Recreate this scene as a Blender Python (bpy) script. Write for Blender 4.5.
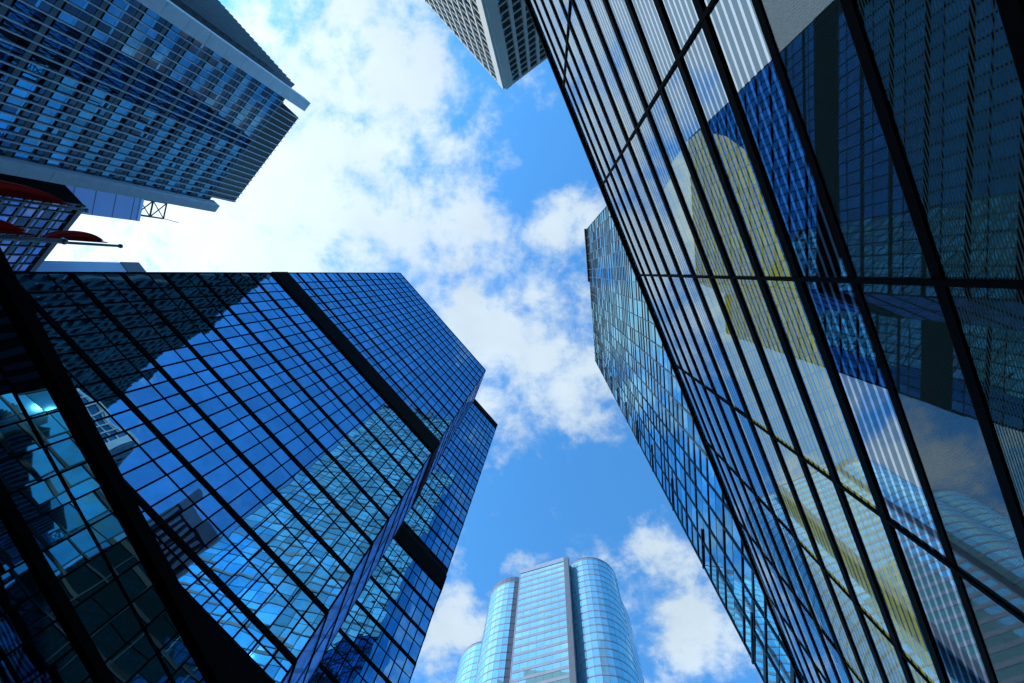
import bpy, bmesh, math, random
from mathutils import Vector, Matrix
from mathutils.bvhtree import BVHTree
random.seed(7)
for o in list(bpy.data.objects): bpy.data.objects.remove(o)
S = bpy.context.scene
C = S.collection

# ------------------------------------------------------------------ camera
# world X runs to the right of the picture, world Y towards its bottom, Z up; the camera looks almost straight up
FPX, CX, CY, ZX, ZY, EYE = 455.0, 512.0, 341.5, 549.0, 273.0, 1.6
zc = Vector((ZX-CX, -(ZY-CY), -FPX)).normalized()
xc = Vector((1, 0, 0)); xc = (xc - zc*xc.dot(zc)).normalized()
yc = zc.cross(xc)
cam_d = bpy.data.cameras.new('camera')
cam_d.sensor_width = 36; cam_d.lens = 36*FPX/1024
cam_d.clip_start = 0.05; cam_d.clip_end = 6000
cam = bpy.data.objects.new('camera', cam_d); C.objects.link(cam)
m3 = Matrix((xc, yc, zc))
cam.matrix_world = Matrix.Translation((0, 0, EYE)) @ m3.to_4x4()
S.camera = cam

def ratio(px, py):
    """plan position per metre of height above the eye of what is seen at a point of the photo"""
    d = m3 @ Vector((px-CX, -(py-CY), -FPX))
    return Vector((d.x/d.z, d.y/d.z))

# ------------------------------------------------------------------ sky, sun, exposure
SUN_DIR = Vector((-1.25, -0.43, 1.0)).normalized()
SUN_EL = math.asin(SUN_DIR.z)
W = bpy.data.worlds.new('World'); S.world = W; W.use_nodes = True
nt = W.node_tree; nt.nodes.clear(); N = nt.nodes.new; Lk = nt.links.new
def mth(op, a, b=None, c=None, clamp=False, nt_=None):
    n = (nt_ or nt).nodes.new('ShaderNodeMath'); n.operation = op; n.use_clamp = clamp
    for i, v in enumerate((a, b, c)):
        if v is None: continue
        if isinstance(v, (int, float)): n.inputs[i].default_value = v
        else: (nt_ or nt).links.new(v, n.inputs[i])
    return n.outputs[0]
out = N('ShaderNodeOutputWorld'); bg = N('ShaderNodeBackground'); Lk(bg.outputs[0], out.inputs[0])
bg.inputs['Strength'].default_value = 0.1
sky = N('ShaderNodeTexSky'); sky.sky_type = 'NISHITA'; sky.sun_disc = False
sky.sun_elevation = SUN_EL; sky.sun_rotation = math.atan2(SUN_DIR.x, SUN_DIR.y)
sky.air_density = 1.0; sky.dust_density = 0.3; sky.ozone_density = 2.0
tc = N('ShaderNodeTexCoord'); sep = N('ShaderNodeSeparateXYZ'); Lk(tc.outputs['Generated'], sep.inputs[0])
zz = mth('MAXIMUM', sep.outputs['Z'], 0.12)
pxx = mth('DIVIDE', sep.outputs['X'], zz); pyy = mth('DIVIDE', sep.outputs['Y'], zz)
cmb = N('ShaderNodeCombineXYZ'); Lk(pxx, cmb.inputs[0]); Lk(pyy, cmb.inputs[1])
def noise(scale, det, rough, dist, off=0.0, src=None):
    n = N('ShaderNodeTexNoise'); n.inputs['Scale'].default_value = scale; n.inputs['Detail'].default_value = det
    n.inputs['Roughness'].default_value = rough; n.inputs['Distortion'].default_value = dist
    mp = N('ShaderNodeMapping'); mp.inputs['Location'].default_value = (off, off*1.7, off*.3)
    Lk(src or cmb.outputs[0], mp.inputs[0]); Lk(mp.outputs[0], n.inputs['Vector'])
    return n.outputs['Fac']
big = noise(1.6, 9, 0.60, 0.35, 3.1)
fine = noise(9.5, 12, 0.62, 0.15, 7.7)
BLOBS = [  # photo position, radius in photo pixels, weight (+ cloud, - clear blue)
 (120, 200, 120, .60), (230, 60, 110, .32), (330, 40, 90, .22), (300, 190, 100, .36), (395, 130, 75, .30), (380, 20, 60, .16), (250, 240, 90, .25), (500, 340, 60, .18), (560, 110, 20, .10), (520, 550, 30, .10), 
 (455, 225, 70, .20), (440, 320, 60, .16), (500, 300, 55, .10), (560, 395, 70, .26), (430, 20, 60, .16), (520, 85, 30, .16),
 (570, 205, 38, .42), (535, 235, 22, .12), (540, 160, 46, -.32), (500, 130, 34, -.16), (590, 150, 30, -.15), (545, 350, 30, .10),
 (575, 480, 68, -.40), (520, 525, 45, -.30), (640, 490, 45, -.26), (450, 625, 42, .62), (700, 630, 65, .55),
 (645, 545, 36, .40), (530, 560, 22, .18), (615, 590, 26, -.20), (485, 570, 25, -.22), (650, 625, 20, -.1), (575, 275, 26, -.12), (740, -30, 190, -.55), (930, 60, 150, -.35), (420, 180, 26, -.06),
]
acc = mth('ADD', mth('MULTIPLY', big, 1.15), mth('MULTIPLY', fine, 2.0)); acc = mth('SUBTRACT', acc, 1.08)
for bx, by, br, wt in BLOBS:
    q = ratio(bx, by); q2 = ratio(bx+br, by); rad = (q2-q).length
    vd = N('ShaderNodeVectorMath'); vd.operation = 'DISTANCE'; Lk(cmb.outputs[0], vd.inputs[0]); vd.inputs[1].default_value = (q.x, q.y, 0)
    t = mth('DIVIDE', vd.outputs['Value'], rad); t = mth('MULTIPLY', t, t); t = mth('MULTIPLY', t, -1.0)
    acc = mth('MULTIPLY_ADD', mth('EXPONENT', t), wt, acc)
mr = N('ShaderNodeMapRange'); mr.interpolation_type = 'SMOOTHSTEP'
mr.inputs['From Min'].default_value = 0.38; mr.inputs['From Max'].default_value = 1.04
Lk(acc, mr.inputs['Value'])
# cloud brightness: brighter towards the sun
sd = N('ShaderNodeVectorMath'); sd.operation = 'DOT_PRODUCT'; Lk(tc.outputs['Generated'], sd.inputs[0]); sd.inputs[1].default_value = SUN_DIR
glow = mth('POWER', mth('MAXIMUM', sd.outputs['Value'], 0.0), 7.0)
cb = mth('MULTIPLY_ADD', glow, 6.0, 9.0)
cb = mth('MULTIPLY', cb, mth('MULTIPLY_ADD', noise(3.4, 7, .6, .2, 12.), 0.5, 0.74))
ccol = N('ShaderNodeMix'); ccol.data_type = 'RGBA'; ccol.blend_type = 'MULTIPLY'; ccol.inputs[0].default_value = 1.0
ccol.inputs[6].default_value = (0.75, 0.90, 1.03, 1); Lk(cb, ccol.inputs[7])
tint = N('ShaderNodeMix'); tint.data_type = 'RGBA'; tint.blend_type = 'MULTIPLY'; tint.inputs[0].default_value = 1.0
Lk(sky.outputs[0], tint.inputs[6]); tint.inputs[7].default_value = (1.0, 2.75, 3.7, 1)
mx = N('ShaderNodeMix'); mx.data_type = 'RGBA'; mx.clamp_factor = True
Lk(mth('MULTIPLY_ADD', mr.outputs[0], 0.94, 0.02), mx.inputs[0]); Lk(tint.outputs[2], mx.inputs[6]); Lk(ccol.outputs[2], mx.inputs[7])
Lk(mx.outputs[2], bg.inputs['Color'])

sl = bpy.data.lights.new('sun', 'SUN'); sl.energy = 4.2; sl.angle = math.radians(0.5); sl.color = (1.0, 0.95, 0.87)
so = bpy.data.objects.new('sun', sl); C.objects.link(so)
so.rotation_euler = SUN_DIR.to_track_quat('Z', 'Y').to_euler()
S.view_settings.view_transform = 'Standard'; S.view_settings.look = 'None'
S.view_settings.exposure = 0.0; S.view_settings.gamma = 1.0; S.view_settings.use_curve_mapping = False
S.render.engine = 'CYCLES'
S.cycles.max_bounces = 8; S.cycles.glossy_bounces = 6; S.cycles.transparent_max_bounces = 16; S.cycles.caustics_reflective = False

# ------------------------------------------------------------------ materials
def mat_new(name):
    m = bpy.data.materials.new(name); m.use_nodes = True; m.node_tree.nodes.clear()
    return m, m.node_tree
def plain(name, col, rough=0.6, spec=0.5, metal=0.0, var=0.12, scale=0.6, emit=None):
    m, t = mat_new(name); n = t.nodes.new; l = t.links.new
    o = n('ShaderNodeOutputMaterial'); p = n('ShaderNodeBsdfPrincipled'); l(p.outputs[0], o.inputs[0])
    tc_ = n('ShaderNodeTexCoord'); nz = n('ShaderNodeTexNoise'); nz.inputs['Scale'].default_value = scale; nz.inputs['Detail'].default_value = 6
    l(tc_.outputs['Object'], nz.inputs['Vector'])
    r = n('ShaderNodeMapRange'); r.inputs[3].default_value = 1-var; r.inputs[4].default_value = 1+var; l(nz.outputs['Fac'], r.inputs[0])
    r.inputs[1].default_value = .3; r.inputs[2].default_value = .7
    x = n('ShaderNodeMix'); x.data_type = 'RGBA'; x.blend_type = 'MULTIPLY'; x.inputs[0].default_value = 1
    x.inputs[6].default_value = (*col, 1); l(r.outputs[0], x.inputs[7]); l(x.outputs[2], p.inputs['Base Color'])
    p.inputs['Roughness'].default_value = rough; p.inputs['Metallic'].default_value = metal
    p.inputs['Specular IOR Level'].default_value = spec
    if emit:
        p.inputs['Emission Color'].default_value = (*col, 1); p.inputs['Emission Strength'].default_value = emit
    return m
def wave_bump(t, wav, scale):
    """slow waviness of float glass: small tilts of the surface that bend its reflections"""
    n = t.nodes.new; l = t.links.new
    tc_ = n('ShaderNodeTexCoord'); nz = n('ShaderNodeTexNoise'); nz.inputs['Scale'].default_value = scale
    nz.inputs['Detail'].default_value = 0.6; nz.inputs['Roughness'].default_value = .4
    l(tc_.outputs['Object'], nz.inputs['Vector'])
    b = n('ShaderNodeBump'); b.inputs['Strength'].default_value = 1.0; b.inputs['Distance'].default_value = wav
    l(nz.outputs['Fac'], b.inputs['Height']); return b.outputs[0]
def mirror_glass(name, tintc, wav=0.006, scale=0.5, body=(0.004, 0.006, 0.010), f0=0.75, rough=0.015, edge=(.85, .92, 1), grazing=1.0):
    """reflective coated glass over a dark room: tinted reflection, whiter at a grazing look"""
    m, t = mat_new(name); n = t.nodes.new; l = t.links.new
    o = n('ShaderNodeOutputMaterial')
    g = n('ShaderNodeBsdfGlossy'); g.inputs['Roughness'].default_value = rough
    d = n('ShaderNodeBsdfDiffuse'); d.inputs[0].default_value = (*body, 1)
    nb = wave_bump(t, wav, scale); l(nb, g.inputs['Normal'])
    oi = n('ShaderNodeAttribute'); oi.attribute_name = 'tone'
    x = n('ShaderNodeMix'); x.data_type = 'RGBA'; x.blend_type = 'MULTIPLY'; x.inputs[0].default_value = 1
    x.inputs[6].default_value = (*tintc, 1); l(oi.outputs['Color'], x.inputs[7])
    fr = n('ShaderNodeFresnel'); fr.inputs['IOR'].default_value = 1.5
    tq = n('ShaderNodeTexCoord'); nq = n('ShaderNodeTexNoise'); nq.inputs['Scale'].default_value = .35; nq.inputs['Detail'].default_value = 7; nq.inputs['Roughness'].default_value = .7
    l(tq.outputs['Object'], nq.inputs['Vector']); rq = n('ShaderNodeMapRange'); rq.inputs[1].default_value = .3; rq.inputs[2].default_value = .7
    rq.inputs[3].default_value = .80; rq.inputs[4].default_value = 1.12; l(nq.outputs['Fac'], rq.inputs[0])
    xq = n('ShaderNodeMix'); xq.data_type = 'RGBA'; xq.blend_type = 'MULTIPLY'; xq.inputs[0].default_value = 1; l(x.outputs[2], xq.inputs[6]); l(rq.outputs[0], xq.inputs[7]); x = xq
    y = n('ShaderNodeMix'); y.data_type = 'RGBA'; l(fr.outputs[0], y.inputs[0]); l(x.outputs[2], y.inputs[6]); y.inputs[7].default_value = (*edge, 1)
    l(y.outputs[2], g.inputs[0])
    mxs = n('ShaderNodeMixShader'); l(mth('MULTIPLY_ADD', fr.outputs[0], (1-f0)*grazing, f0, clamp=True, nt_=t), mxs.inputs[0])
    l(d.outputs[0], mxs.inputs[1]); l(g.outputs[0], mxs.inputs[2]); l(mxs.outputs[0], o.inputs[0])
    return m
def frit_glass(name, count, width, frit_col, refl=0.17, wav=0.004, frit_gloss=.25, gcol=(.62, .84, 1)):
    """see-through reflective glass printed with fine level lines"""
    m, t = mat_new(name); n = t.nodes.new; l = t.links.new
    o = n('ShaderNodeOutputMaterial')
    g = n('ShaderNodeBsdfGlossy'); g.inputs['Roughness'].default_value = 0.01; g.inputs[0].default_value = (*gcol, 1)
    tr = n('ShaderNodeBsdfTransparent'); tr.inputs[0].default_value = (.70, .78, .74, 1)
    l(wave_bump(t, wav, .35), g.inputs['Normal'])
    fr = n('ShaderNodeFresnel'); fr.inputs['IOR'].default_value = 1.75
    mg = n('ShaderNodeMixShader'); l(mth('MULTIPLY_ADD', fr.outputs[0], 1-refl, refl, clamp=True, nt_=t), mg.inputs[0])
    l(tr.outputs[0], mg.inputs[1]); l(g.outputs[0], mg.inputs[2])
    if count:
        uv = n('ShaderNodeUVMap'); uv.uv_map = 'UVMap'; sp = n('ShaderNodeSeparateXYZ'); l(uv.outputs[0], sp.inputs[0])
        f = mth('FRACT', mth('MULTIPLY', sp.outputs[1], count, nt_=t), nt_=t)
        on = mth('LESS_THAN', mth('ABSOLUTE', mth('SUBTRACT', f, .5, nt_=t), nt_=t), width/2, nt_=t)
        df = n('ShaderNodeBsdfDiffuse'); df.inputs[0].default_value = (*frit_col, 1)
        g2 = n('ShaderNodeBsdfGlossy'); g2.inputs['Roughness'].default_value = .02; g2.inputs[0].default_value = (.9, .95, 1, 1)
        mf = n('ShaderNodeMixShader'); mf.inputs[0].default_value = frit_gloss; l(df.outputs[0], mf.inputs[1]); l(g2.outputs[0], mf.inputs[2])
        ms = n('ShaderNodeMixShader'); l(on, ms.inputs[0]); l(mg.outputs[0], ms.inputs[1]); l(mf.outputs[0], ms.inputs[2])
        l(ms.outputs[0], o.inputs[0])
    else: l(mg.outputs[0], o.inputs[0])
    return m
M = {}
M['black'] = plain('black_anodised_metal', (.0035, .004, .005), .7, .04)
M['black_frame'] = plain('black_painted_frame', (.003, .0035, .0045), .8, .04)
M['body'] = plain('dark_core', (.012, .014, .018), .9, .1)
M['rail'] = plain('grey_rail_metal', (.10, .11, .12), .45, .3)
M['lt_glass'] = mirror_glass('blue_mirror_glass', (.19, .49, .77), wav=.018, scale=.26, edge=(.4, .66, .95))
M['lt_return'] = mirror_glass('return_glass_painted_sky', (.55, .72, 1.0), wav=.008, scale=.24, body=(.22, .40, .95), f0=.38, grazing=.12, rough=.05)  # pale blue backing colour stands in for sky mirrored in the return panes
M['f2_glass'] = mirror_glass('dark_mirror_glass', (.11, .32, .42), wav=.022, scale=.28, f0=.5, edge=(.18, .34, .42))
M['rt2_glass'] = mirror_glass('cyan_mirror_glass', (.26, .64, .82), wav=.004, scale=.3, f0=.82, body=(.06, .20, .26), edge=(.48, .76, .92))
M['rt2_mull'] = plain('grey_mullion_metal', (.06, .09, .13), .5, .2)
M['rt2_dark'] = plain('dark_slot_metal', (.02, .025, .035), .5)
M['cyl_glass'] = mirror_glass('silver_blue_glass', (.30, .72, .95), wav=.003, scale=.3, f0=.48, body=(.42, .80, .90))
M['cyl_band'] = plain('rose_grey_granite', (.38, .42, .54), .7, .1, var=.08)
M['cyl_dark'] = plain('grey_granite_pier', (.17, .20, .26), .7, .1, var=.08)
M['ul_glass'] = mirror_glass('blue_window_glass', (.10, .32, .48), wav=.003, scale=.3, f0=.7, body=(.02, .06, .07), edge=(.4, .6, .8))
M['ul_dark'] = mirror_glass('dark_window_glass', (.04, .07, .11), wav=.004, scale=.5, f0=.6, body=(.01, .012, .014))
M['ul_fin'] = plain('pale_aluminium_fin', (.60, .76, .92), .6, .2, var=.06)
M['ul_span'] = plain('grey_spandrel_panel', (.14, .21, .27), .7, .2)
M['ul_crown'] = plain('dark_green_louvre', (.02, .032, .034), .6)
M['tm_conc'] = plain('white_mosaic_cladding', (.74, .80, .78), .7, var=.05)
M['tm_glass'] = mirror_glass('green_window_glass', (.20, .33, .36), wav=.003, f0=.45, body=(.03, .05, .05))
M['far1'] = plain('blue_grey_cladding', (.24, .34, .62), .7, var=.06, scale=.1)
M['far2'] = plain('pale_blue_cladding', (.42, .58, .86), .7, var=.06, scale=.1)
M['far3'] = plain('slate_cladding', (.14, .17, .24), .7, var=.06, scale=.1)
M['b1_glass'] = mirror_glass('violet_blue_glass', (.26, .34, .62), wav=.004, f0=.6)
M['b1_frame'] = plain('dark_bronze_frame', (.035, .035, .045), .5)
M['flag'] = plain('red_flag_cloth', (.66, .022, .020), .85, .1, var=.2, scale=2)
M['pole'] = plain('grey_pole_metal', (.20, .23, .27), .35, metal=.4)
M['lamp'] = plain('warm_yellow_ceiling_light', (.74, .76, .12), .8, emit=.48)
_t = M['lamp'].node_tree; _p = next(n for n in _t.nodes if n.type == 'BSDF_PRINCIPLED')
_b = _t.nodes.new('ShaderNodeTexBrick'); _c = _t.nodes.new('ShaderNodeTexCoord'); _m = _t.nodes.new('ShaderNodeMapping')
_m.inputs['Rotation'].default_value = (0, 0, -math.radians(66.3)); _t.links.new(_c.outputs['Object'], _m.inputs[0]); _t.links.new(_m.outputs[0], _b.inputs['Vector'])
_b.offset = 0; _b.inputs['Scale'].default_value = 1.0; _b.inputs['Brick Width'].default_value = .62; _b.inputs['Row Height'].default_value = .31
_b.inputs['Mortar Size'].default_value = .022; _b.inputs['Color1'].default_value = (.74, .78, .12, 1); _b.inputs['Color2'].default_value = (.58, .60, .10, 1); _b.inputs['Mortar'].default_value = (.42, .45, .10, 1)
_t.links.new(_b.outputs['Color'], _p.inputs['Emission Color']); _p.inputs['Emission Strength'].default_value = .62
M['ceil'] = plain('dark_ceiling', (.03, .034, .04), .9)
M['g_stripe'] = frit_glass('striped_glass', 6, .32, (.40, .66, 1.0), frit_gloss=.66)
M['g_fine'] = frit_glass('mesh_glass', 34, .50, (.15, .22, .20), refl=.13, frit_gloss=.02, gcol=(.80, .92, .76))
M['g_fine2'] = frit_glass('fine_mesh_glass', 60, .42, (.15, .22, .20), refl=.13, frit_gloss=.05, gcol=(.70, .86, .95))
M['ground'] = plain('plaza_paving', (.14, .14, .145), .85, .3, scale=.15)
M['roof'] = plain('roof_gravel', (.2, .2, .2), .9)

# ------------------------------------------------------------------ builders
def tag(o, label=None, cat=None, group=None, kind=None):
    if label: o['label'] = label
    if cat: o['category'] = cat
    if group: o['group'] = group
    if kind: o['kind'] = kind
    return o
def empty(name, loc):
    o = bpy.data.objects.new(name, None); C.objects.link(o); o.location = loc; return o
class MB:
    def __init__(s): s.v = []; s.f = []; s.uv = []; s.mi = []; s.tone = []
    def quad(s, pts, uvs=None, mi=0, tone=(1, 1, 1)):
        b = len(s.v); s.v += [tuple(p) for p in pts]; s.f.append(tuple(range(b, b+len(pts))))
        s.uv.append(uvs or [(0, 0)]*len(pts)); s.mi.append(mi); s.tone.append(tone)
    def hexa(s, P, mi=0, tone=(1, 1, 1), skip_back=False, uvf=None):
        """P: 4 front points (s0z0, s1z0, s1z1, s0z1) then the 4 back points"""
        F = [(0, 1, 2, 3), (1, 5, 6, 2), (5, 4, 7, 6), (4, 0, 3, 7), (3, 2, 6, 7), (4, 5, 1, 0)]
        a, b_, c_, d_ = (Vector(P[i]) for i in (0, 1, 3, 4))
        flip = (b_-a).cross(c_-a).dot(a-d_) < 0          # keep every face turned outwards
        for k, f in enumerate(F):
            if k == 2 and skip_back: continue
            u = uvf if (uvf and k == 0) else None
            s.quad([P[i] for i in (f[::-1] if flip else f)], (u[::-1] if flip else u) if u else None, mi, tone)
    def box(s, lo, hi):
        x0, y0, z0 = lo; x1, y1, z1 = hi
        s.hexa([(x0, y0, z0), (x1, y0, z0), (x1, y0, z1), (x0, y0, z1), (x0, y1, z0), (x1, y1, z0), (x1, y1, z1), (x0, y1, z1)])
    def bar(s, a, b, r, n=6):
        a = Vector(a); b = Vector(b); d = (b-a).normalized(); u = d.orthogonal().normalized(); w = d.cross(u)
        ra = [a+(u*math.cos(2*math.pi*k/n)+w*math.sin(2*math.pi*k/n))*r for k in range(n)]
        rb = [p+(b-a) for p in ra]
        for k in range(n): s.quad([ra[k], ra[(k+1) % n], rb[(k+1) % n], rb[k]])
        s.quad(ra[::-1]); s.quad(rb)
    def build(s, name, mats, parent=None, origin=(0, 0, 0)):
        me = bpy.data.meshes.new(name); ox, oy, oz = origin
        me.from_pydata([(x-ox, y-oy, z-oz) for x, y, z in s.v], [], s.f)
        me.uv_layers.new(name='UVMap'); me.color_attributes.new('tone', 'FLOAT_COLOR', 'CORNER'); k = 0
        uvl = me.uv_layers['UVMap']; ca = me.color_attributes['tone']
        for f, uv in enumerate(s.uv):
            for q in uv:
                uvl.data[k].uv = q; ca.data[k].color = (*s.tone[f], 1); k += 1
        if not isinstance(mats, (list, tuple)): mats = [mats]
        for m in mats: me.materials.append(m)
        for p, i in zip(me.polygons, s.mi): p.material_index = i
        me.validate(); me.update()
        o = bpy.data.objects.new(name, me); C.objects.link(o)
        if parent: o.parent = parent
        return o
HULL = []          # (building, 3D polygons) for telling which panes are hidden from the camera
class Bld:
    def __init__(s, name, label, cat, foot, z1, mat='body', group=None, z0=0.0, roofmat='roof', body=True, bodyname='core'):
        s.foot = [Vector(p) for p in foot]
        c = sum(s.foot, Vector((0, 0)))/len(foot); s.c = c
        s.root = empty(name, (c.x, c.y, 0)); tag(s.root, label, cat, group); s.org = (c.x, c.y, 0)
        s.items = {}   # part name -> list of (score data, MB, mats)
        polys = []
        mb = MB(); k = len(foot)
        for i in range(k):
            a = s.foot[i]; b = s.foot[(i+1) % k]
            polys.append([(a.x, a.y, z0), (b.x, b.y, z0), (b.x, b.y, z1), (a.x, a.y, z1)])
        if body:
            for q in polys: mb.quad(q)
            mb.build(bodyname, M[mat], s.root, s.org)
            r = MB(); r.quad([(p.x, p.y, z1) for p in s.foot]); r.build('roof', M[roofmat], s.root, s.org)
        HULL.append((s, polys + [[(p.x, p.y, z1) for p in s.foot]]))
    def part(s, name, mb, mats):
        return mb.build(name, mats, s.root, s.org)
    def frame(s, A, B, away=None):
        A = Vector(A); B = Vector(B); t = (B-A).normalized(); n = Vector((t.y, -t.x))
        if (A - s.c + (B-A)*.5).dot(n) < 0: n = -n
        return A, t, n, (B-A).length
    def boxon(s, fr, s0, s1, z0, z1, d0, d1):
        A, t, n, L = fr; mb = MB()
        def P(a, d, z): q = A+t*a+n*d; return (q.x, q.y, z)
        mb.hexa([P(s0, d1, z0), P(s1, d1, z0), P(s1, d1, z1), P(s0, d1, z1), P(s0, d0, z0), P(s1, d0, z0), P(s1, d0, z1), P(s0, d0, z1)])
        return mb
    def add(s, name, mb, mats, pos, area):
        s.items.setdefault(name, []).append((pos, area, mb, mats))
    def bar(s, name, fr, s0, s1, z0, z1, d0, d1, mat):
        A, t, n, L = fr; q = A+t*(s0+s1)/2+n*d1
        s.add(name, s.boxon(fr, s0, s1, z0, z1, d0, d1), M[mat], Vector((q.x, q.y, (z0+z1)/2)), None)
    def pane(s, name, fr, s0, s1, z0, z1, mat, d=.05, tilt=.003, tonev=.15, skip=True, th=.03):
        A, t, n, L = fr; mb = MB()
        ta, tb = random.gauss(0, tilt), random.gauss(0, tilt)
        def P(a, z, dd):
            dd = dd + ta*(a-(s0+s1)/2) + tb*(z-(z0+z1)/2)
            q = A+t*a+n*dd; return (q.x, q.y, z)
        tv = 1+random.uniform(-tonev, tonev)
        mb.hexa([P(s0, z0, d+th), P(s1, z0, d+th), P(s1, z1, d+th), P(s0, z1, d+th), P(s0, z0, d), P(s1, z0, d), P(s1, z1, d), P(s0, z1, d)],
                tone=(tv, tv, tv), skip_back=skip, uvf=[(0, 0), (1, 0), (1, 1), (0, 1)])
        q = A+t*(s0+s1)/2+n*d
        facing = n.dot(-q) > 0
        s.add(name, mb, M[mat] if isinstance(mat, str) else mat, Vector((q.x, q.y, (z0+z1)/2)), (s1-s0, z1-z0) if facing else (0, 0))
    def finish(s, cap=100):
        bvh_v = []; bvh_f = []
        for b, polys in HULL:
            if b is s: continue
            for pl in polys:
                k = len(bvh_v); bvh_v += [Vector(p) for p in pl]; bvh_f.append(tuple(range(k, k+len(pl))))
        tree = BVHTree.FromPolygons(bvh_v, bvh_f)
        eye = Vector((0, 0, EYE)); inv = m3.transposed()
        for name, its in s.items.items():
            if len(its) <= cap:
                keep, rest = its, []
            else:
                sc = []
                for i, (pos, area, mb, mats) in enumerate(its):
                    v = pos-eye; c = inv @ v; w = 0
                    if c.z < 0:
                        px = CX+FPX*c.x/-c.z; py = CY-FPX*c.y/-c.z
                        if -10 < px < 1034 and -10 < py < 693:
                            hit = tree.ray_cast(eye, v.normalized())
                            if hit[0] is None or hit[3] > v.length-.5:
                                w = 1/v.length_squared
                                if area is not None:
                                    w = 0 if area[0] == 0 else area[0]*area[1]*w
                    sc.append((w, i))
                sc.sort(reverse=True)
                ks = {i for w, i in sc[:cap] if w > 0}
                keep = [x for i, x in enumerate(its) if i in ks]; rest = [x for i, x in enumerate(its) if i not in ks]
            for pos, area, mb, mats in keep: mb.build(name, mats, s.root, s.org)
            if rest:
                big = MB(); ml = []
                for pos, area, mb, mats in rest:
                    if mats not in ml: ml.append(mats)
                    mi = ml.index(mats); k = len(big.v)
                    big.v += mb.v; big.f += [tuple(i+k for i in f) for f in mb.f]; big.uv += mb.uv
                    big.mi += [mi]*len(mb.f); big.tone += mb.tone
                tag(big.build(name, ml, s.root, s.org), kind='stuff')
ALL = []
def nvec(a): a = math.radians(a); return Vector((math.sin(a), -math.cos(a)))
def tvec(a): a = math.radians(a); return Vector((math.cos(a), math.sin(a)))
E = EYE

# ------------------------------------------------------------------ ground
g = MB(); g.quad([(-3000, -3000, 0), (3000, -3000, 0), (3000, 3000, 0), (-3000, 3000, 0)])
tag(g.build('ground', M['ground']), kind='structure')

# ------------------------------------------------------------------ right tower: black fins, striped glass, lit yellow ceilings
D = 6.0; n_, t_ = nvec(66.3), tvec(66.3)
def rp(s, d=0): return n_*(D+d)+t_*s
rt = Bld('office_tower', 'dark glass tower with black level fins and striped panes along the right edge', 'tower',
         [rp(-28), rp(43), rp(43, 2.9), rp(-28, 13)], E+5.83*D, body=False)
Htop = E+5.83*D
fr = rt.frame(rp(-28), rp(43)); fr = (fr[0], fr[1], -n_, fr[3]); S0 = 28.0
rt.root.name = 'office_tower'
cols = [s*D for s in (-3.10, -1.907, -.705, .464, 1.675, 2.76, 3.9, 5.05, 6.2)]
scol = [-28.0]+cols+[43.0]
ks = list(range(-4, 12))
zk = [E+D*(1.741+.3666*k) for k in ks]
FH, FD = .25, .08
b = MB()                      # back and end walls, dark
def V3(p, z): return (p.x, p.y, z)
for a, c2 in ((rp(-28, 3.2), rp(43, 2.7)), (rp(43), rp(43, 2.7)), (rp(-28, 3.2), rp(-28))):
    b.quad([V3(a, 0), V3(c2, 0), V3(c2, Htop), V3(a, Htop)])
for a, c2 in ((rp(43, 2.7), rp(43, 2.9)), (rp(43, 2.9), rp(-28, 13)), (rp(-28, 13), rp(-28, 3.2))):
    b.quad([V3(a, 0), V3(c2, 0), V3(c2, Htop), V3(a, Htop)])
b.build('core', M['body'], rt.root, rt.org)
r = MB(); r.quad([V3(rp(-28), Htop), V3(rp(43), Htop), V3(rp(43, 2.9), Htop), V3(rp(-28, 13), Htop)]); r.build('roof', M['roof'], rt.root, rt.org)
# depth -> s/D of the curved end of each wide yellow ceiling, and the start of the narrow cove lights above
LAMP = {1: ((0, -.31), (.35, -.25), (.7, -.15), (1.0, -.04), (2.5, .35)), 2: ((0, -.37), (.9, -.36), (1.4, -.30), (2.5, -.1)),
        3: ((0, -.33), (.6, -.36), (1.2, -.37), (2.5, -.3)), 4: ((0, -.22), (.5, -.26), (2.5, -.3))}
COVE = {5: -1.2, 7: -2.2, 8: -1.6, 9: -1.0}
for i, k in enumerate(ks):
    z = zk[i]; fh = FH; dn = .08
    if k <= 0: fh, dn = .19, .03
    fin = rt.boxon(fr, 0, 71, z-dn, z+fh, .002, FD if k > 0 else .05).build('floor_band', M['black'], rt.root, rt.org)
    rt.boxon(fr, 0, 71, z+.09, z+.12, .03, (FD if k > 0 else .05)+.018).build('rail', M['rail'], fin, (0, 0, 0))
    rt.boxon(fr, 0, 71, z-dn-.025, z-dn-.0005, .02, .045).build('gasket', M['black_frame'], fin, (0, 0, 0))
    rt.boxon(fr, .1, 70.9, z+.02, z+.12, -3.1, -.06).build('ceiling', M['ceil'], rt.root, rt.org)
    znext = zk[i+1] if i+1 < len(zk) else None
    if znext is None or z > Htop-1: continue
    for j in range(len(scol)-1):
        if k in (-1,): mname = 'g_fine2'
        elif k < -1: mname = 'g_fine'
        else: mname = 'g_stripe'
        rt.pane('glass_pane', fr, scol[j]+S0+.02, scol[j+1]+S0-.02, z+fh, znext-.08, mname, d=.0, tilt=.0006, tonev=0, skip=True, th=.02)
    # lit ceiling below the next floor
    if i+1 < len(zk) and (k in LAMP or k in COVE):
        mb = MB(); zt = znext-.02
        ring = [(br_*(D+dd), dd) for dd, br_ in LAMP[k]] if k in LAMP else [(COVE[k]*D, 0), (COVE[k]*D, .045)]
        near = [rp(s, .07+dd) for s, dd in ring]; far = [rp(40.5, .07+dd) for s, dd in ring]
        for q in range(len(ring)-1):
            mb.quad([V3(near[q], zt), V3(far[q], zt), V3(far[q+1], zt), V3(near[q+1], zt)])
        mb.build('ceiling_light', M['lamp'], rt.root, rt.org)
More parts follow.
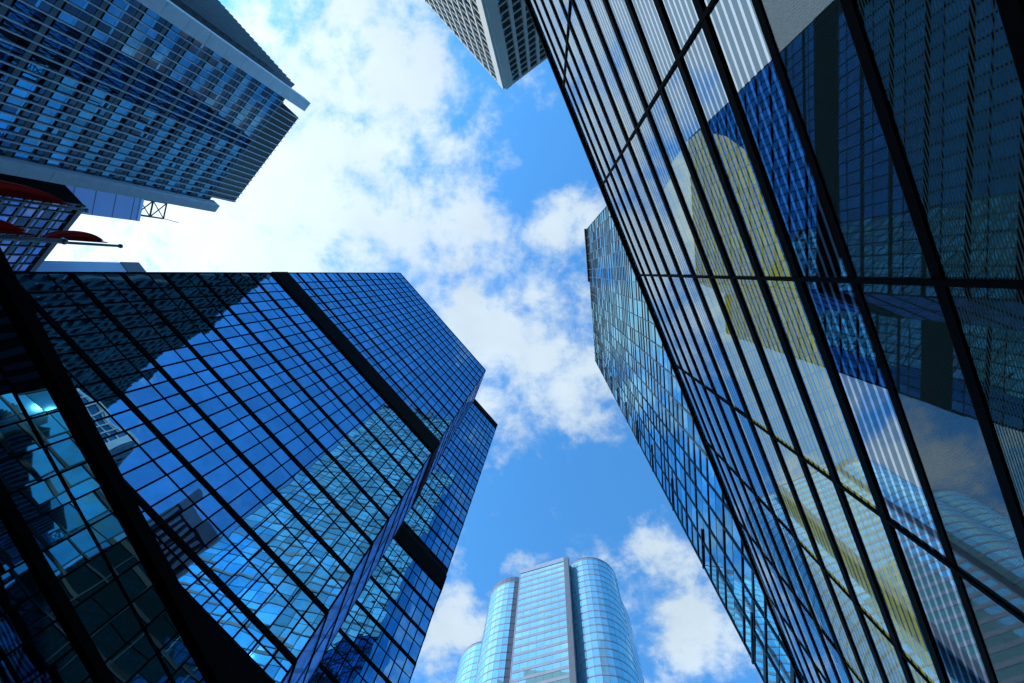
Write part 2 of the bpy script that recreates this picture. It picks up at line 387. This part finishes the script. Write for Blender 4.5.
for c_ in cols:
    mul = rt.boxon(fr, c_+S0-.055, c_+S0+.055, 0, Htop-.3, .021, .09).build('mullion', M['black'], rt.root, rt.org)
rt.boxon(fr, -.2, 71.2, Htop-.25, Htop+.15, -.2, .2).build('parapet', M['black'], rt.root, rt.org)
ALL.append(rt)

# ------------------------------------------------------------------ tall cyan tower behind it
H2 = 265.0; a_, n2, t2 = 84.6, nvec(84.6), tvec(84.6); D2 = .0853*H2
def r2(s, d=0): return n2*(D2+d)+t2*s
s0_, s1_ = -.0824*H2-6, .199*H2
rt2 = Bld('glass_tower', 'slim cyan glass tower with a barcode of thin dark lines behind the striped tower', 'tower',
          [r2(-.0824*H2), r2(s1_), r2(s1_, 34), r2(-.0824*H2, 34)], E+H2)
fr = rt2.frame(r2(-.0824*H2), r2(s1_)); fr = (fr[0], fr[1], -n2, fr[3]); L = fr[3]
zz_ = E+6; zs = []
while zz_ < E+H2-2: zs.append(zz_); zz_ += 3.25
cs = [L*(i/17)+random.uniform(-.5, .5) for i in range(18)]; cs[0] = .1; cs[-1] = L-.1
for i, z in enumerate(zs):
    zt = zs[i+1] if i+1 < len(zs) else E+H2-1
    for j in range(17):
        rt2.pane('glass_pane', fr, cs[j]+.05, cs[j+1]-.05, z+.12, zt-.05, 'rt2_glass', tilt=.006, tonev=.35)
    if i % 2 == 0: rt2.bar('floor_line', fr, 0, L, z-.08, z+.14, 0, .22, 'rt2_mull')
    for j in range(17):
        if random.random() < .30:
            j2 = min(17, j+random.choice((1, 1, 2, 3)))
            rt2.bar('dark_slot', fr, cs[j], cs[j2], z-.1, z+random.choice((.35, .5, .7)), 0, .18, 'rt2_dark')
for c_ in cs: rt2.bar('mullion', fr, c_-.09, c_+.09, 0, E+H2-.5, 0, .26, 'rt2_mull')
for z in [E+55+i*19.5 for i in range(11)]:
    rt2.bar('maintenance_rail', fr, L-7, L+.3, z, z+.35, .1, .32, 'rt2_dark')
# narrow far end wall, seen at the corner
fe = rt2.frame(r2(s1_), r2(s1_, 34)); 
for i, z in enumerate(zs):
    zt = zs[i+1] if i+1 < len(zs) else E+H2-1
    for j in range(8):
        rt2.pane('glass_pane', fe, j*4.25+.05, j*4.25+4.2, z+.12, zt-.05, 'rt2_glass', tilt=.004, tonev=.15)
rt2.boxon(fr, -.6, .101*H2*.28+21.4, E+H2-2.4, E+H2+1.2, -.3, 1.0).build('roof_fascia', M['rt2_dark'], rt2.root, rt2.org)
ALL.append(rt2)

# ------------------------------------------------------------------ left dark blue tower: front block
n1, t1 = nvec(48.9), tvec(48.9); D1 = 48.0; H1 = 192.5
P0 = n1*-D1+t1*(-.872*D1); P1 = n1*-D1+t1*(.2865*D1)
ds = tvec(111.2); ST = P1+ds*14.8
D4 = 69.4; H4 = 221.0
S4 = ST-n1*((ST.dot(n1))+D4); Q4 = n1*-D4+t1*(.589*D4); Q5 = Q4+ds*3.6
lt = Bld('office_tower', 'black framed blue mirror glass block with one black band, at the left centre', 'tower',
         [P0, P1, ST, S4, S4-n1*30, P0-n1*56+t1*8], E+H1, group='two blocks of the blue mirror glass tower')
def thick_rows(z0, z1, step):
    z = z0; o = []
    while z < z1-.4: o.append(z); z += step
    return o
def lt_face(bd, A, B, rows, ztop, cols, glass='lt_glass', band='black_frame', bh=.62, split=.6, bd_=.24, mw=.2, tilt=.005):
    fr = bd.frame(A, B); L = fr[3]
    for i, z in enumerate(rows):
        zt = rows[i+1] if i+1 < len(rows) else ztop
        bd.bar('floor_band', fr, 0, L, z-bh/2, z+bh/2, 0, bd_, band)
        zm = z+(zt-z)*split
        if split < 1: bd.bar('transom', fr, 0, L, zm-.09, zm+.09, 0, .13, band)
        for j in range(len(cols)-1):
            if split < 1:
                bd.pane('glass_pane', fr, cols[j], cols[j+1], z+bh/2, zm-.05, glass, tilt=tilt)
                bd.pane('glass_pane', fr, cols[j], cols[j+1], zm+.05, zt-bh/2, glass, tilt=tilt)
            else: bd.pane('glass_pane', fr, cols[j], cols[j+1], z+bh/2, zt-bh/2, glass, tilt=tilt)
    for c_ in cols: bd.bar('mullion', fr, c_-mw/2, c_+mw/2, rows[0], ztop, 0, .16, band)
    bd.bar('floor_band', fr, 0, L, ztop-bh/2, ztop+.3, 0, bd_, band)
L1 = (P1-P0).length
c1 = sorted([L1-2.28*k for k in range(25)]); c1[0] = 0.05
lo = [E+D1*v for v in (.800, .870, 1.022, 1.175, 1.328, 1.480, 1.633, 1.786, 1.939, 2.092)]
up = [E+D1*2.238]+[E+D1*(2.325+.1533*k) for k in range(11)]
lt_face(lt, P0, P1, lo, E+D1*2.10, c1)
lt_face(lt, P0, P1, up, E+H1, c1)
fr1 = lt.frame(P0, P1)
lt.boxon(fr1, -.05, L1+.05, E+D1*2.10, E+D1*2.236, .05, .42).build('plant_floor_band', M['black_frame'], lt.root, lt.org)
lt.boxon(fr1, -.05, L1+.05, 0, E+D1*.797, .05, .30).build('podium_wall', M['black_frame'], lt.root, lt.org)
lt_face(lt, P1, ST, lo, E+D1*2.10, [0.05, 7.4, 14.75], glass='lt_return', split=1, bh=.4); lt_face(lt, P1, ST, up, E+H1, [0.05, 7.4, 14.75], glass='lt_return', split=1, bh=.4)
fr1b = lt.frame(P1, ST)
lt.boxon(fr1b, -.05, 14.8, E+D1*2.10, E+D1*2.236, .05, .42).build('plant_floor_band', M['black_frame'], lt.root, lt.org)
# hidden side, seen only in the mirror of the tower opposite
BK = P0-n1*56+t1*8
lt_face(lt, BK, P0, [E+8+7.3*k for k in range(25)], E+H1, [k*(BK-P0).length/12 for k in range(13)], split=1)
ALL.append(lt)
# rear, taller block
l4 = Bld('office_tower', 'taller rear block of blue mirror glass stepping out to the right behind the banded block', 'tower',
         [S4, Q4, Q5, Q5-n1*34, S4-n1*34], E+H4, group='two blocks of the blue mirror glass tower')
L4 = (Q4-S4).length; c4 = [L4-2.28*k for k in range(int(L4/2.28)+1)][::-1]; c4 = [0.05]+c4
lo4 = [E+D4*(1.431-.1045*k) for k in range(11)][::-1][:-1]
up4 = [E+D4*(1.535+.1045*k) for k in range(16)]
lt_face(l4, S4, Q4, lo4, E+D4*1.431, c4, split=.55)
lt_face(l4, S4, Q4, up4, E+H4-3.5, c4, split=.55)
lt_face(l4, Q4, Q5, lo4, E+D4*1.431, [.05, 1.8, 3.55], split=.55); lt_face(l4, Q4, Q5, up4, E+H4-1, [.05, 1.8, 3.55], split=.55)
fr4 = l4.frame(S4, Q4)
l4.boxon(fr4, 0, L4+.05, E+D4*1.431, E+D4*1.503, .05, .42).build('plant_floor_band', M['black_frame'], l4.root, l4.org)
l4.boxon(fr4, 0, L4+.05, E+H4-3.5, E+H4+.2, .05, .5).build('roof_fascia', M['black_frame'], l4.root, l4.org)
fr45 = l4.frame(Q4, Q5)
l4.boxon(fr45, -.03, 3.6, E+D4*1.431, E+D4*1.503, .05, .40).build('plant_floor_band', M['black_frame'], l4.root, l4.org)
ALL.append(l4)

# ------------------------------------------------------------------ low dark glass building in front of it
nf, tf = nvec(67.5), tvec(67.5); DF = 26.0
def fp(s, d=0): return nf*-(DF+d)+tf*s
f2 = Bld('glass_podium', 'low nearly black glass building with thick sloping bands filling the lower left corner', 'building',
         [fp(-22), fp(62), fp(62, 3.5), fp(-22, 12)], E+.83*DF)
frf = f2.frame(fp(-22), fp(62)); frf = (frf[0], frf[1], nf, frf[3])
cf = [22+DF*(-.235+.0575*k-.0575*10) for k in range(60)]; cf = [c for c in cf if 0 < c < 84]
rows = [E+DF*v for v in (.06, .15, .24, .33, .42, .47, .56, .651, .745)]
for i, z in enumerate(rows):
    zt = rows[i+1] if i+1 < len(rows) else E+.83*DF-.3
    big = i in (1, 4, 7)
    f2.bar('floor_band', frf, 0, 84, z-(.22 if big else .06), z+(.22 if big else .06), 0, .3 if big else .12, 'black_frame')
    for j in range(len(cf)-1):
        f2.pane('glass_pane', frf, cf[j], cf[j+1], z, zt, 'f2_glass', tilt=.006)
for c_ in cf: f2.bar('mullion', frf, c_-.05, c_+.05, 0, E+.83*DF, 0, .11, 'black_frame')
f2.boxon(frf, -.2, 84.2, E+.83*DF-.55, E+.83*DF+.15, 0, .45).build('parapet', M['black_frame'], f2.root, f2.org)
ALL.append(f2)

# ------------------------------------------------------------------ upper left tower with pale edge beams
HU = 129.6; DU = 80.5; nu, tu = nvec(133), tvec(133)
def up_(s, d=0): return nu*-(DU+d)+tu*s
sA, sB = .150*DU, .620*DU
# the tower's side wall runs back from sA
ul = Bld('office_tower', 'tower with thin pale vertical fins, blue windows and pale edge beams at the upper left', 'tower',
         [up_(.205*DU), up_(.588*DU), up_(.588*DU, 70), up_(.205*DU, 70)], E+HU)
fru = ul.frame(up_(sA), up_(sB)); fru = (fru[0], fru[1], nu, fru[3]); LU = fru[3]
CA, CB = .055*DU, .438*DU
ul.boxon(fru, .25, LU-.25, 0, E+HU-9.2, -3.2, 0).build('facade_frame', M['ul_crown'], ul.root, ul.org)
zc0 = E+HU-9.2
z = zc0
BM = 1.5
fins = []
x = BM
while x < LU-BM+.1: fins.append(x); x += (LU-2*BM)/22
while z > 14:
    ul.bar('spandrel', fru, BM, LU-BM, z-.85, z, 0, .16, 'ul_span')
    ul.bar('shadow_gap', fru, BM, LU-BM, z-5.13, z-4.75, 0, .10, 'black_frame')
    for j in range(len(fins)-1):
        a, c2 = fins[j]+.05, fins[j+1]-.05
        ul.pane('window_pane', fru, a, c2, z-2.3, z-.85, 'ul_dark' if random.random() < .93 else 'ul_glass', tilt=.002, tonev=.4)
        ul.pane('window_pane', fru, a, c2, z-2.75, z-2.33, 'ul_glass' if random.random() < .8 else 'ul_dark', tilt=.002, tonev=.3)
        ul.pane('window_pane', fru, a, c2, z-4.75, z-2.8, 'ul_glass' if random.random() < .95 else 'ul_dark', tilt=.002, tonev=.18)
    z -= 5.13
for x in fins: ul.bar('fin', fru, x-.075, x+.075, 8, E+HU-.3 if CA < x < CB else zc0, 0, .55, 'ul_fin')
ul.boxon(fru, CA, CB, zc0, E+HU-.2, 0, .12).build('crown_louvre', M['ul_crown'], ul.root, ul.org)
def beam(fr, s0, s1, ztop, d0, d1):
    # stacked precast panels with open joints
    mb = MB(); z = 0
    while z < ztop:
        h = min(5.13, ztop-z)
        o = ul.boxon(fr, s0, s1, z+.03, z+h-.03, d0, d1); k = len(mb.v)
        mb.v += o.v; mb.f += [tuple(i+k for i in f) for f in o.f]; mb.uv += o.uv; mb.mi += o.mi; mb.tone += o.tone
        z += 5.13
    return mb
beam(fru, -1.0, BM+.3, E+1.585*DU, -.8, 1.5).build('edge_beam', M['ul_fin'], ul.root, ul.org)
beam(fru, LU-BM+.2, LU+1.0, E+1.53*DU, -.8, 1.5).build('edge_beam', M['ul_fin'], ul.root, ul.org)
w0 = Vector((-.549, -.394))*HU; w1 = w0+(Vector((-.707, -.568))-Vector((-.549, -.394))).normalized()*60
wing = MB(); wq = [w0, w1, w1+tu*12, up_(.22*DU, 7)]
for i in range(4):
    a, c2 = wq[i], wq[(i+1) % 4]; wing.quad([V3(a, 0), V3(c2, 0), V3(c2, E+HU), V3(a, E+HU)])
wing.quad([V3(p, E+HU) for p in wq]); wing.build('rear_wing', M['ul_span'], ul.root, ul.org)
fs = ul.frame(w0, w1)
for k in range(37):
    ul.bar('side_fin', fs, 1.6*k, 1.6*k+.4, 8, E+HU+.1, 0, .7, 'ul_span')
z = zc0
while z > 14:
    ul.bar('side_spandrel', fs, 0, 59.5, z-1.2, z, 0, .25, 'rt2_mull'); z -= 2.57
ALL.append(ul)

# ------------------------------------------------------------------ top middle tower, white grid
HT = 110.0; nl, tl = nvec(47), tvec(47); nr, tr = nvec(-34), tvec(-34)
K = Vector((-.095, -.377))*HT
tm = Bld('office_tower', 'tower with a white grid of piers and dark windows at the top centre', 'tower',
         [K, K+tr*30, K+tr*30-tl*34, K-tl*34], E+HT)
for A, B, pw, wd in ((K, K+tr*30, .85, .55), (K, K-tl*34, .5, .75)):
    f = tm.frame(A, B); L = f[3]; st = 2.41; xs = [1.66]
    while xs[-1]+st < L: xs.append(xs[-1]+st)
    z = E+HT-.9; i = 0
    while z > 20:
        tm.bar('spandrel', f, 0, L, z-.05, z+.33, 0, .3, 'tm_conc')
        for j in range(len(xs)-1):
            tm.pane('window_pane', f, xs[j]+.1, xs[j+1]-.1, z-2.1, z-.05, 'tm_glass', tilt=.006, tonev=.4)
        z -= 2.43
    for x in xs: tm.bar('pier', f, x-pw*.39, x+pw*.39, 0, E+HT, 0, .45, 'tm_conc')
    tm.boxon(f, 0, 1.6, 0, E+HT+.1, 0, .5).build('corner_pier', M['tm_conc'], tm.root, tm.org)
    tm.boxon(f, 0, L, E+HT-.55, E+HT+.12, 0, .40).build('parapet', M['tm_conc'], tm.root, tm.org)
ALL.append(tm)

# ------------------------------------------------------------------ curved tower at the bottom
HC = 215.0
def h(x, y): return Vector((x, y))*HC
def arc(c, R, a0, a1, k):
    return [c+Vector((math.cos(math.radians(a0+(a1-a0)*i/k)), math.sin(math.radians(a0+(a1-a0)*i/k))))*R for i in range(k+1)]
FA, FB = h(-.059, .708), h(.043, .670)
cR, RR = h(.106, .727), .0625*HC
cL, RL = h(-.070, .790), .0640*HC
arcR = arc(cR, RR, 218, 372, 14)
arcL = arc(cL, RL, 165, 278, 11)
foot = arcL+[FA, FB]+arcR+[h(.20, .81), h(.17, .90), h(-.05, .92)]
cy = Bld('curved_tower', 'pale cyan tower with rounded bays and rose grey bands standing tallest at the bottom centre', 'tower', foot, E+HC, mat='cyl_dark')
def banded(bd, pts, z0, z1, step, frac, th=.14, name='glass_pane', off=0.0, gl='cyl_glass', bnd='cyl_band', zlist=None):
    z = z1-1.2; zz = []
    while z > z0: zz.append(z); z -= step
    for i in range(len(pts)-1):
        f = bd.frame(pts[i], pts[i+1]); L = f[3]
        for z in zz:
            n = max(1, round(L/3.6))
            for j in range(n): bd.pane(name, f, L*j/n+.04, L*(j+1)/n-.04, z-step+step*frac, z, gl, tilt=.004, tonev=.14, d=.03)
    for z in zz:
        mb = MB()
        for i in range(len(pts)-1):
            f = bd.frame(pts[i], pts[i+1]); o = bd.boxon(f, 0, f[3], z, z+step*frac, 0, th); k = len(mb.v)
            mb.v += o.v; mb.f += [tuple(q+k for q in g_) for g_ in o.f]; mb.uv += o.uv; mb.mi += o.mi; mb.tone += o.tone
        p = pts[len(pts)//2]
        bd.add('stone_band', mb, M[bnd], Vector((p.x, p.y, z)), None)
banded(cy, arcR, 60, E+HC-.6, 3.95, .16)
banded(cy, arcL, 60, E+HC*.985, 3.95, .16)
banded(cy, [FA, FB], 60, E+HC-1.5, 3.95, .36)
ff = cy.frame(FA, FB); LF = ff[3]
cy.boxon(ff, -.3, LF-.06, E+HC-3.0, E+HC+.2, 0, .3).build('stone_crown', M['cyl_band'], cy.root, cy.org)
cy.boxon(ff, LF-.05, LF+2.3, 0, E+HC-.2, -1.5, .3).build('stone_pier', M['cyl_dark'], cy.root, cy.org)
cy.boxon(ff, -.25, .1, 0, E+HC-.2, -1, .2).build('stone_pier', M['cyl_band'], cy.root, cy.org)
e1 = arcR[-1]
banded(cy, [e1+Vector((.6, 1.2)), h(.20, .81)], 60, E+HC*.99, 3.95, .5, gl='cyl_glass', bnd='far2')
ALL.append(cy)
cR2 = h(-.135, .965); 
a2 = arc(cR2, .075*HC, 150, 300, 14)
c2b = Bld('curved_tower', 'lower round ended cyan tower peeking out at the foot of the tall curved tower', 'tower',
          a2+[cR2+Vector((20, 25)), cR2+Vector((-12, 30))], E+HC*.985, mat='cyl_dark')
banded(c2b, a2, 60, E+HC*.985-.6, 3.95, .16)
ALL.append(c2b)

# ------------------------------------------------------------------ small towers at the left edge
HB = 100.0; KB = Vector((-1.069, -.155))*HB; tb = tvec(136.4); tb2 = tvec(228)
b1 = Bld('office_building', 'dark bronze framed office building with violet blue panes behind the red flags', 'building',
         [KB, KB+tb*44, KB+tb*44+tb2*30, KB+tb2*16], E+HB)
for A, B in ((KB, KB+tb*44),):
    f = b1.frame(A, B); z = E+HB-1.0
    f = (f[0], f[1], nvec(136.4), f[3])
    b1.bar('floor_band', f, 0, 44, z, z+1.2, 0, .6, 'b1_frame')
    while z > 20:
        b1.bar('floor_band', f, 0, 44, z-3.6, z-3.0, 0, .3, 'b1_frame')
        b1.bar('transom', f, 0, 44, z-2.1, z-1.9, 0, .2, 'b1_frame')
        for j in range(16):
            for (u, v) in ((-3, -2.1), (-1.9, 0)): b1.pane('window_pane', f, j*2.75+.1, j*2.75+2.65, z+u, z+v, 'b1_glass' if random.random() < .8 else 'ul_dark', tilt=.004, tonev=.4)
        z -= 3.6
    for j in range(17): b1.bar('mullion', f, j*2.75-.12, j*2.75+.12, 5, E+HB, 0, .35, 'b1_frame')
ALL.append(b1)

HBB = 170.0; KK = Vector((-.943, -.118))*HBB; q3 = Vector((.34, -.94))
bb = Bld('office_building', 'plain blue grey slab with a steel lattice on its roof below the pale edge beam', 'building',
         [KK, KK+q3*46, KK+q3*46+Vector((-60, -20)), KK+Vector((-70, -9))], E+HBB, mat='far1', bodyname='wall')
fbb = bb.frame(KK, KK+q3*46)
for k in range(22): bb.bar('wall_joint', fbb, 0, 46, E+HBB-3-7.4*k, E+HBB-2.8-7.4*k, 0, .12, 'far3')
bb.boxon(fbb, 0, 46, E+HBB-.3, E+HBB+.9, -.5, .35).build('parapet', M['far2'], bb.root, bb.org)
tru = MB(); bx0 = KK+q3*2.2+Vector((-1.0, -.3)); zt0 = E+HBB
cor = [bx0, bx0+q3*6.5, bx0+q3*6.5+Vector((-6, -1)), bx0+Vector((-6, -1))]
for lv in range(2):
    za, zb = zt0+6.5*lv, zt0+6.5*(lv+1)
    for i in range(4):
        a, c2 = cor[i], cor[(i+1) % 4]
        tru.bar(V3(a, za), V3(a, zb), .32); tru.bar(V3(a, zb), V3(c2, zb), .28)
        tru.bar(V3(a, za), V3(c2, zb), .22); tru.bar(V3(c2, za), V3(a, zb), .22)
tru.bar(V3(cor[0], zt0+13), V3(cor[0]+Vector((1.5, 1)), zt0+19), .14)
lat = tru.build('roof_lattice', M['rt2_dark'], bb.root, bb.org)
ALL.append(bb)
HD = 150.0
k1, k2, k3 = Vector((-.982, -.025))*HD, Vector((-.953, -.0235))*HD, Vector((-.936, 0))*HD
bc = Bld('office_building', 'pale blue plain tower wedge just above the dark edge of the mirror glass tower', 'building',
         [k1, k2, k3, k3+Vector((4, 30)), k3+Vector((-60, 36)), k1+Vector((-60, -1.2))], E+HD, mat='far2', bodyname='wall')
fbc = bc.frame(k2, k3)
bc.boxon(fbc, 0, (k3-k2).length, E+HD*.955, E+HD+.2, 0, .3).build('dark_parapet', M['far3'], bc.root, bc.org)
fb2 = bc.frame(k1, k1+Vector((-60, -1.2)))
for k in range(5): bc.bar('wall_joint', fb2, 3+12*k, 3.3+12*k, 0, E+HD, 0, .1, 'far3')
ALL.append(bc)

# ------------------------------------------------------------------ two towers seen only as reflections in the mirror glass
M['px_conc'] = plain('grey_green_precast', (.06, .10, .10), .8, .1, var=.08)
A_, C_ = Vector((97, -295)), Vector((-44, -143)); bk = Vector((-14.6, -13.6)); HX = 330.0
px = Bld('precast_tower', 'grey green precast grid tower mirrored along the top edge of the mirror glass block', 'tower', [C_, A_, A_+bk, C_+bk], E+HX, mat='body')
fx = px.frame(C_, A_); Lx = fx[3]; xs = [7.2*k for k in range(int(Lx/7.2)+1)]
z = E+HX-2
while z > 110:
    px.bar('spandrel', fx, 0, Lx, z-1.3, z+1.6, 0, 1.1, 'px_conc')
    for j in range(len(xs)-1):
        px.pane('window_pane', fx, xs[j]+.9, xs[j+1]-.9, z-6.4, z-1.4, 'tm_glass', tonev=.4)
    z -= 7.0
for x in xs: px.bar('pier', fx, x-.8, x+.8, 90, E+HX, 0, 1.6, 'px_conc')
px.boxon(fx, 0, Lx, E+HX*.79, E+HX*.79+7, 0, 1.3).build('blank_band', M['px_conc'], px.root, px.org)
ALL.append(px)
M['dk_wall'] = plain('charcoal_cladding', (.035, .04, .05), .7, .1)
dk = Bld('office_tower', 'charcoal tower with grey strips and one pale band mirrored low in the blue glass', 'tower',
         [Vector((19.5, -50)), Vector((30.3, -64)), Vector((54, -50)), Vector((43, -33))], E+140, mat='dk_wall', bodyname='wall')
for A, B in ((Vector((19.5, -50)), Vector((30.3, -64))), (Vector((19.5, -50)), Vector((43, -33)))):
    f = dk.frame(A, B); Lk_ = f[3]
    for k in range(int(Lk_/2.6)): dk.bar('wall_strip', f, 2.6*k+.5, 2.6*k+1.6, 20, E+134, 0, .3, 'far3')
    dk.boxon(f, 0, Lk_, E+112, E+115, 0, .5).build('pale_band', M['far2'], dk.root, dk.org)
    dk.boxon(f, 0, Lk_, E+135, E+140.3, 0, .4).build('crown', M['far3'], dk.root, dk.org)
ALL.append(dk)

# ------------------------------------------------------------------ flagpoles and flags
def flagpole(tip, hgt, label, flab, wdir, flen, width, drop):
    p = Vector(tip)*hgt
    root = empty('flagpole', (p.x, p.y, 0)); tag(root, label, 'flagpole', 'flagpoles with red flags')
    mb = MB(); seg = 6
    for i in range(seg): mb.bar((0, 0, (E+hgt)*i/seg), (0, 0, (E+hgt)*(i+1)/seg), .062-.004*i, 10)
    mb.build('pole', M['pole'], root)
    fn = MB(); top = E+hgt
    for i in range(6):
        a0, a1 = math.pi*i/6, math.pi*(i+1)/6
        for j in range(8):
            b0, b1_ = 2*math.pi*j/8, 2*math.pi*(j+1)/8
            f_ = lambda a, b_: (.075*math.sin(a)*math.cos(b_), .075*math.sin(a)*math.sin(b_), top+.05-.075*math.cos(a))
            fn.quad([f_(a0, b0), f_(a0, b1_), f_(a1, b1_), f_(a1, b0)])
    fn.build('finial', M['pole'], root)
    rp_ = MB(); rp_.bar((.09, .02, 1.0), (.09, .02, top-.1), .012, 5); rp_.build('halyard', M['rail'], root)
    # limp flag: hangs from the pole in folds
    NU, NV = 26, 16; g = []
    wd = Vector(wdir).normalized(); sd_ = Vector((-wd.y, wd.x)); ztop = top-drop
    for i in range(NU+1):
        u = i/NU; row = []
        wv = width*(math.sin(math.pi*min(1, u*.93+.02))**.8)*(1-.35*u)+.03
        for j in range(NV+1):
            v = j/NV
            fold = .20*math.sin(v*9+u*3)*v*min(1, 3*u)*width
            sag = .35*v*(1-u)*width
            q = wd*(v*wv+.07)+sd_*fold
            row.append((p.x+q.x, p.y+q.y, ztop-u*flen-sag*1.2+.10*math.sin(v*7+u*5)))
        g.append(row)
    fm = MB()
    for i in range(NU):
        for j in range(NV): fm.quad([g[i][j], g[i+1][j], g[i+1][j+1], g[i][j+1]])
    fo = fm.build('flag', M['flag'], None, (p.x, p.y, ztop)); fo.location = (p.x, p.y, ztop)
    for pl in fo.data.polygons: pl.use_smooth = True
    bmf = bmesh.new(); bmf.from_mesh(fo.data); bmesh.ops.remove_doubles(bmf, verts=bmf.verts, dist=1e-4); bmf.to_mesh(fo.data); bmf.free()
    md = fo.modifiers.new('cloth_thickness', 'SOLIDIFY'); md.thickness = .006
    tag(fo, flab, 'flag', 'red flags')
flagpole((-1.07, -.144), 13.0, 'grey flagpole nearest the pale edge beam, uppermost of the three', 'red flag hanging on the uppermost of the three poles', (-.2, -1), 4.0, .50, .35)
flagpole((-1.139, -.074), 9.0, 'shorter grey flagpole whose round finial ends in front of the bronze building', 'red flag cut by the left edge of the photo, on the shorter pole', (-.2, -1), 2.6, .42, .5)
flagpole((-.995, -.062), 14.0, 'grey flagpole whose tip reaches out furthest against the white sky', 'red flag flapping against the white sky on the farthest reaching pole', (-.15, -1), 1.75, .34, .4)

for b_ in ALL: b_.finish()
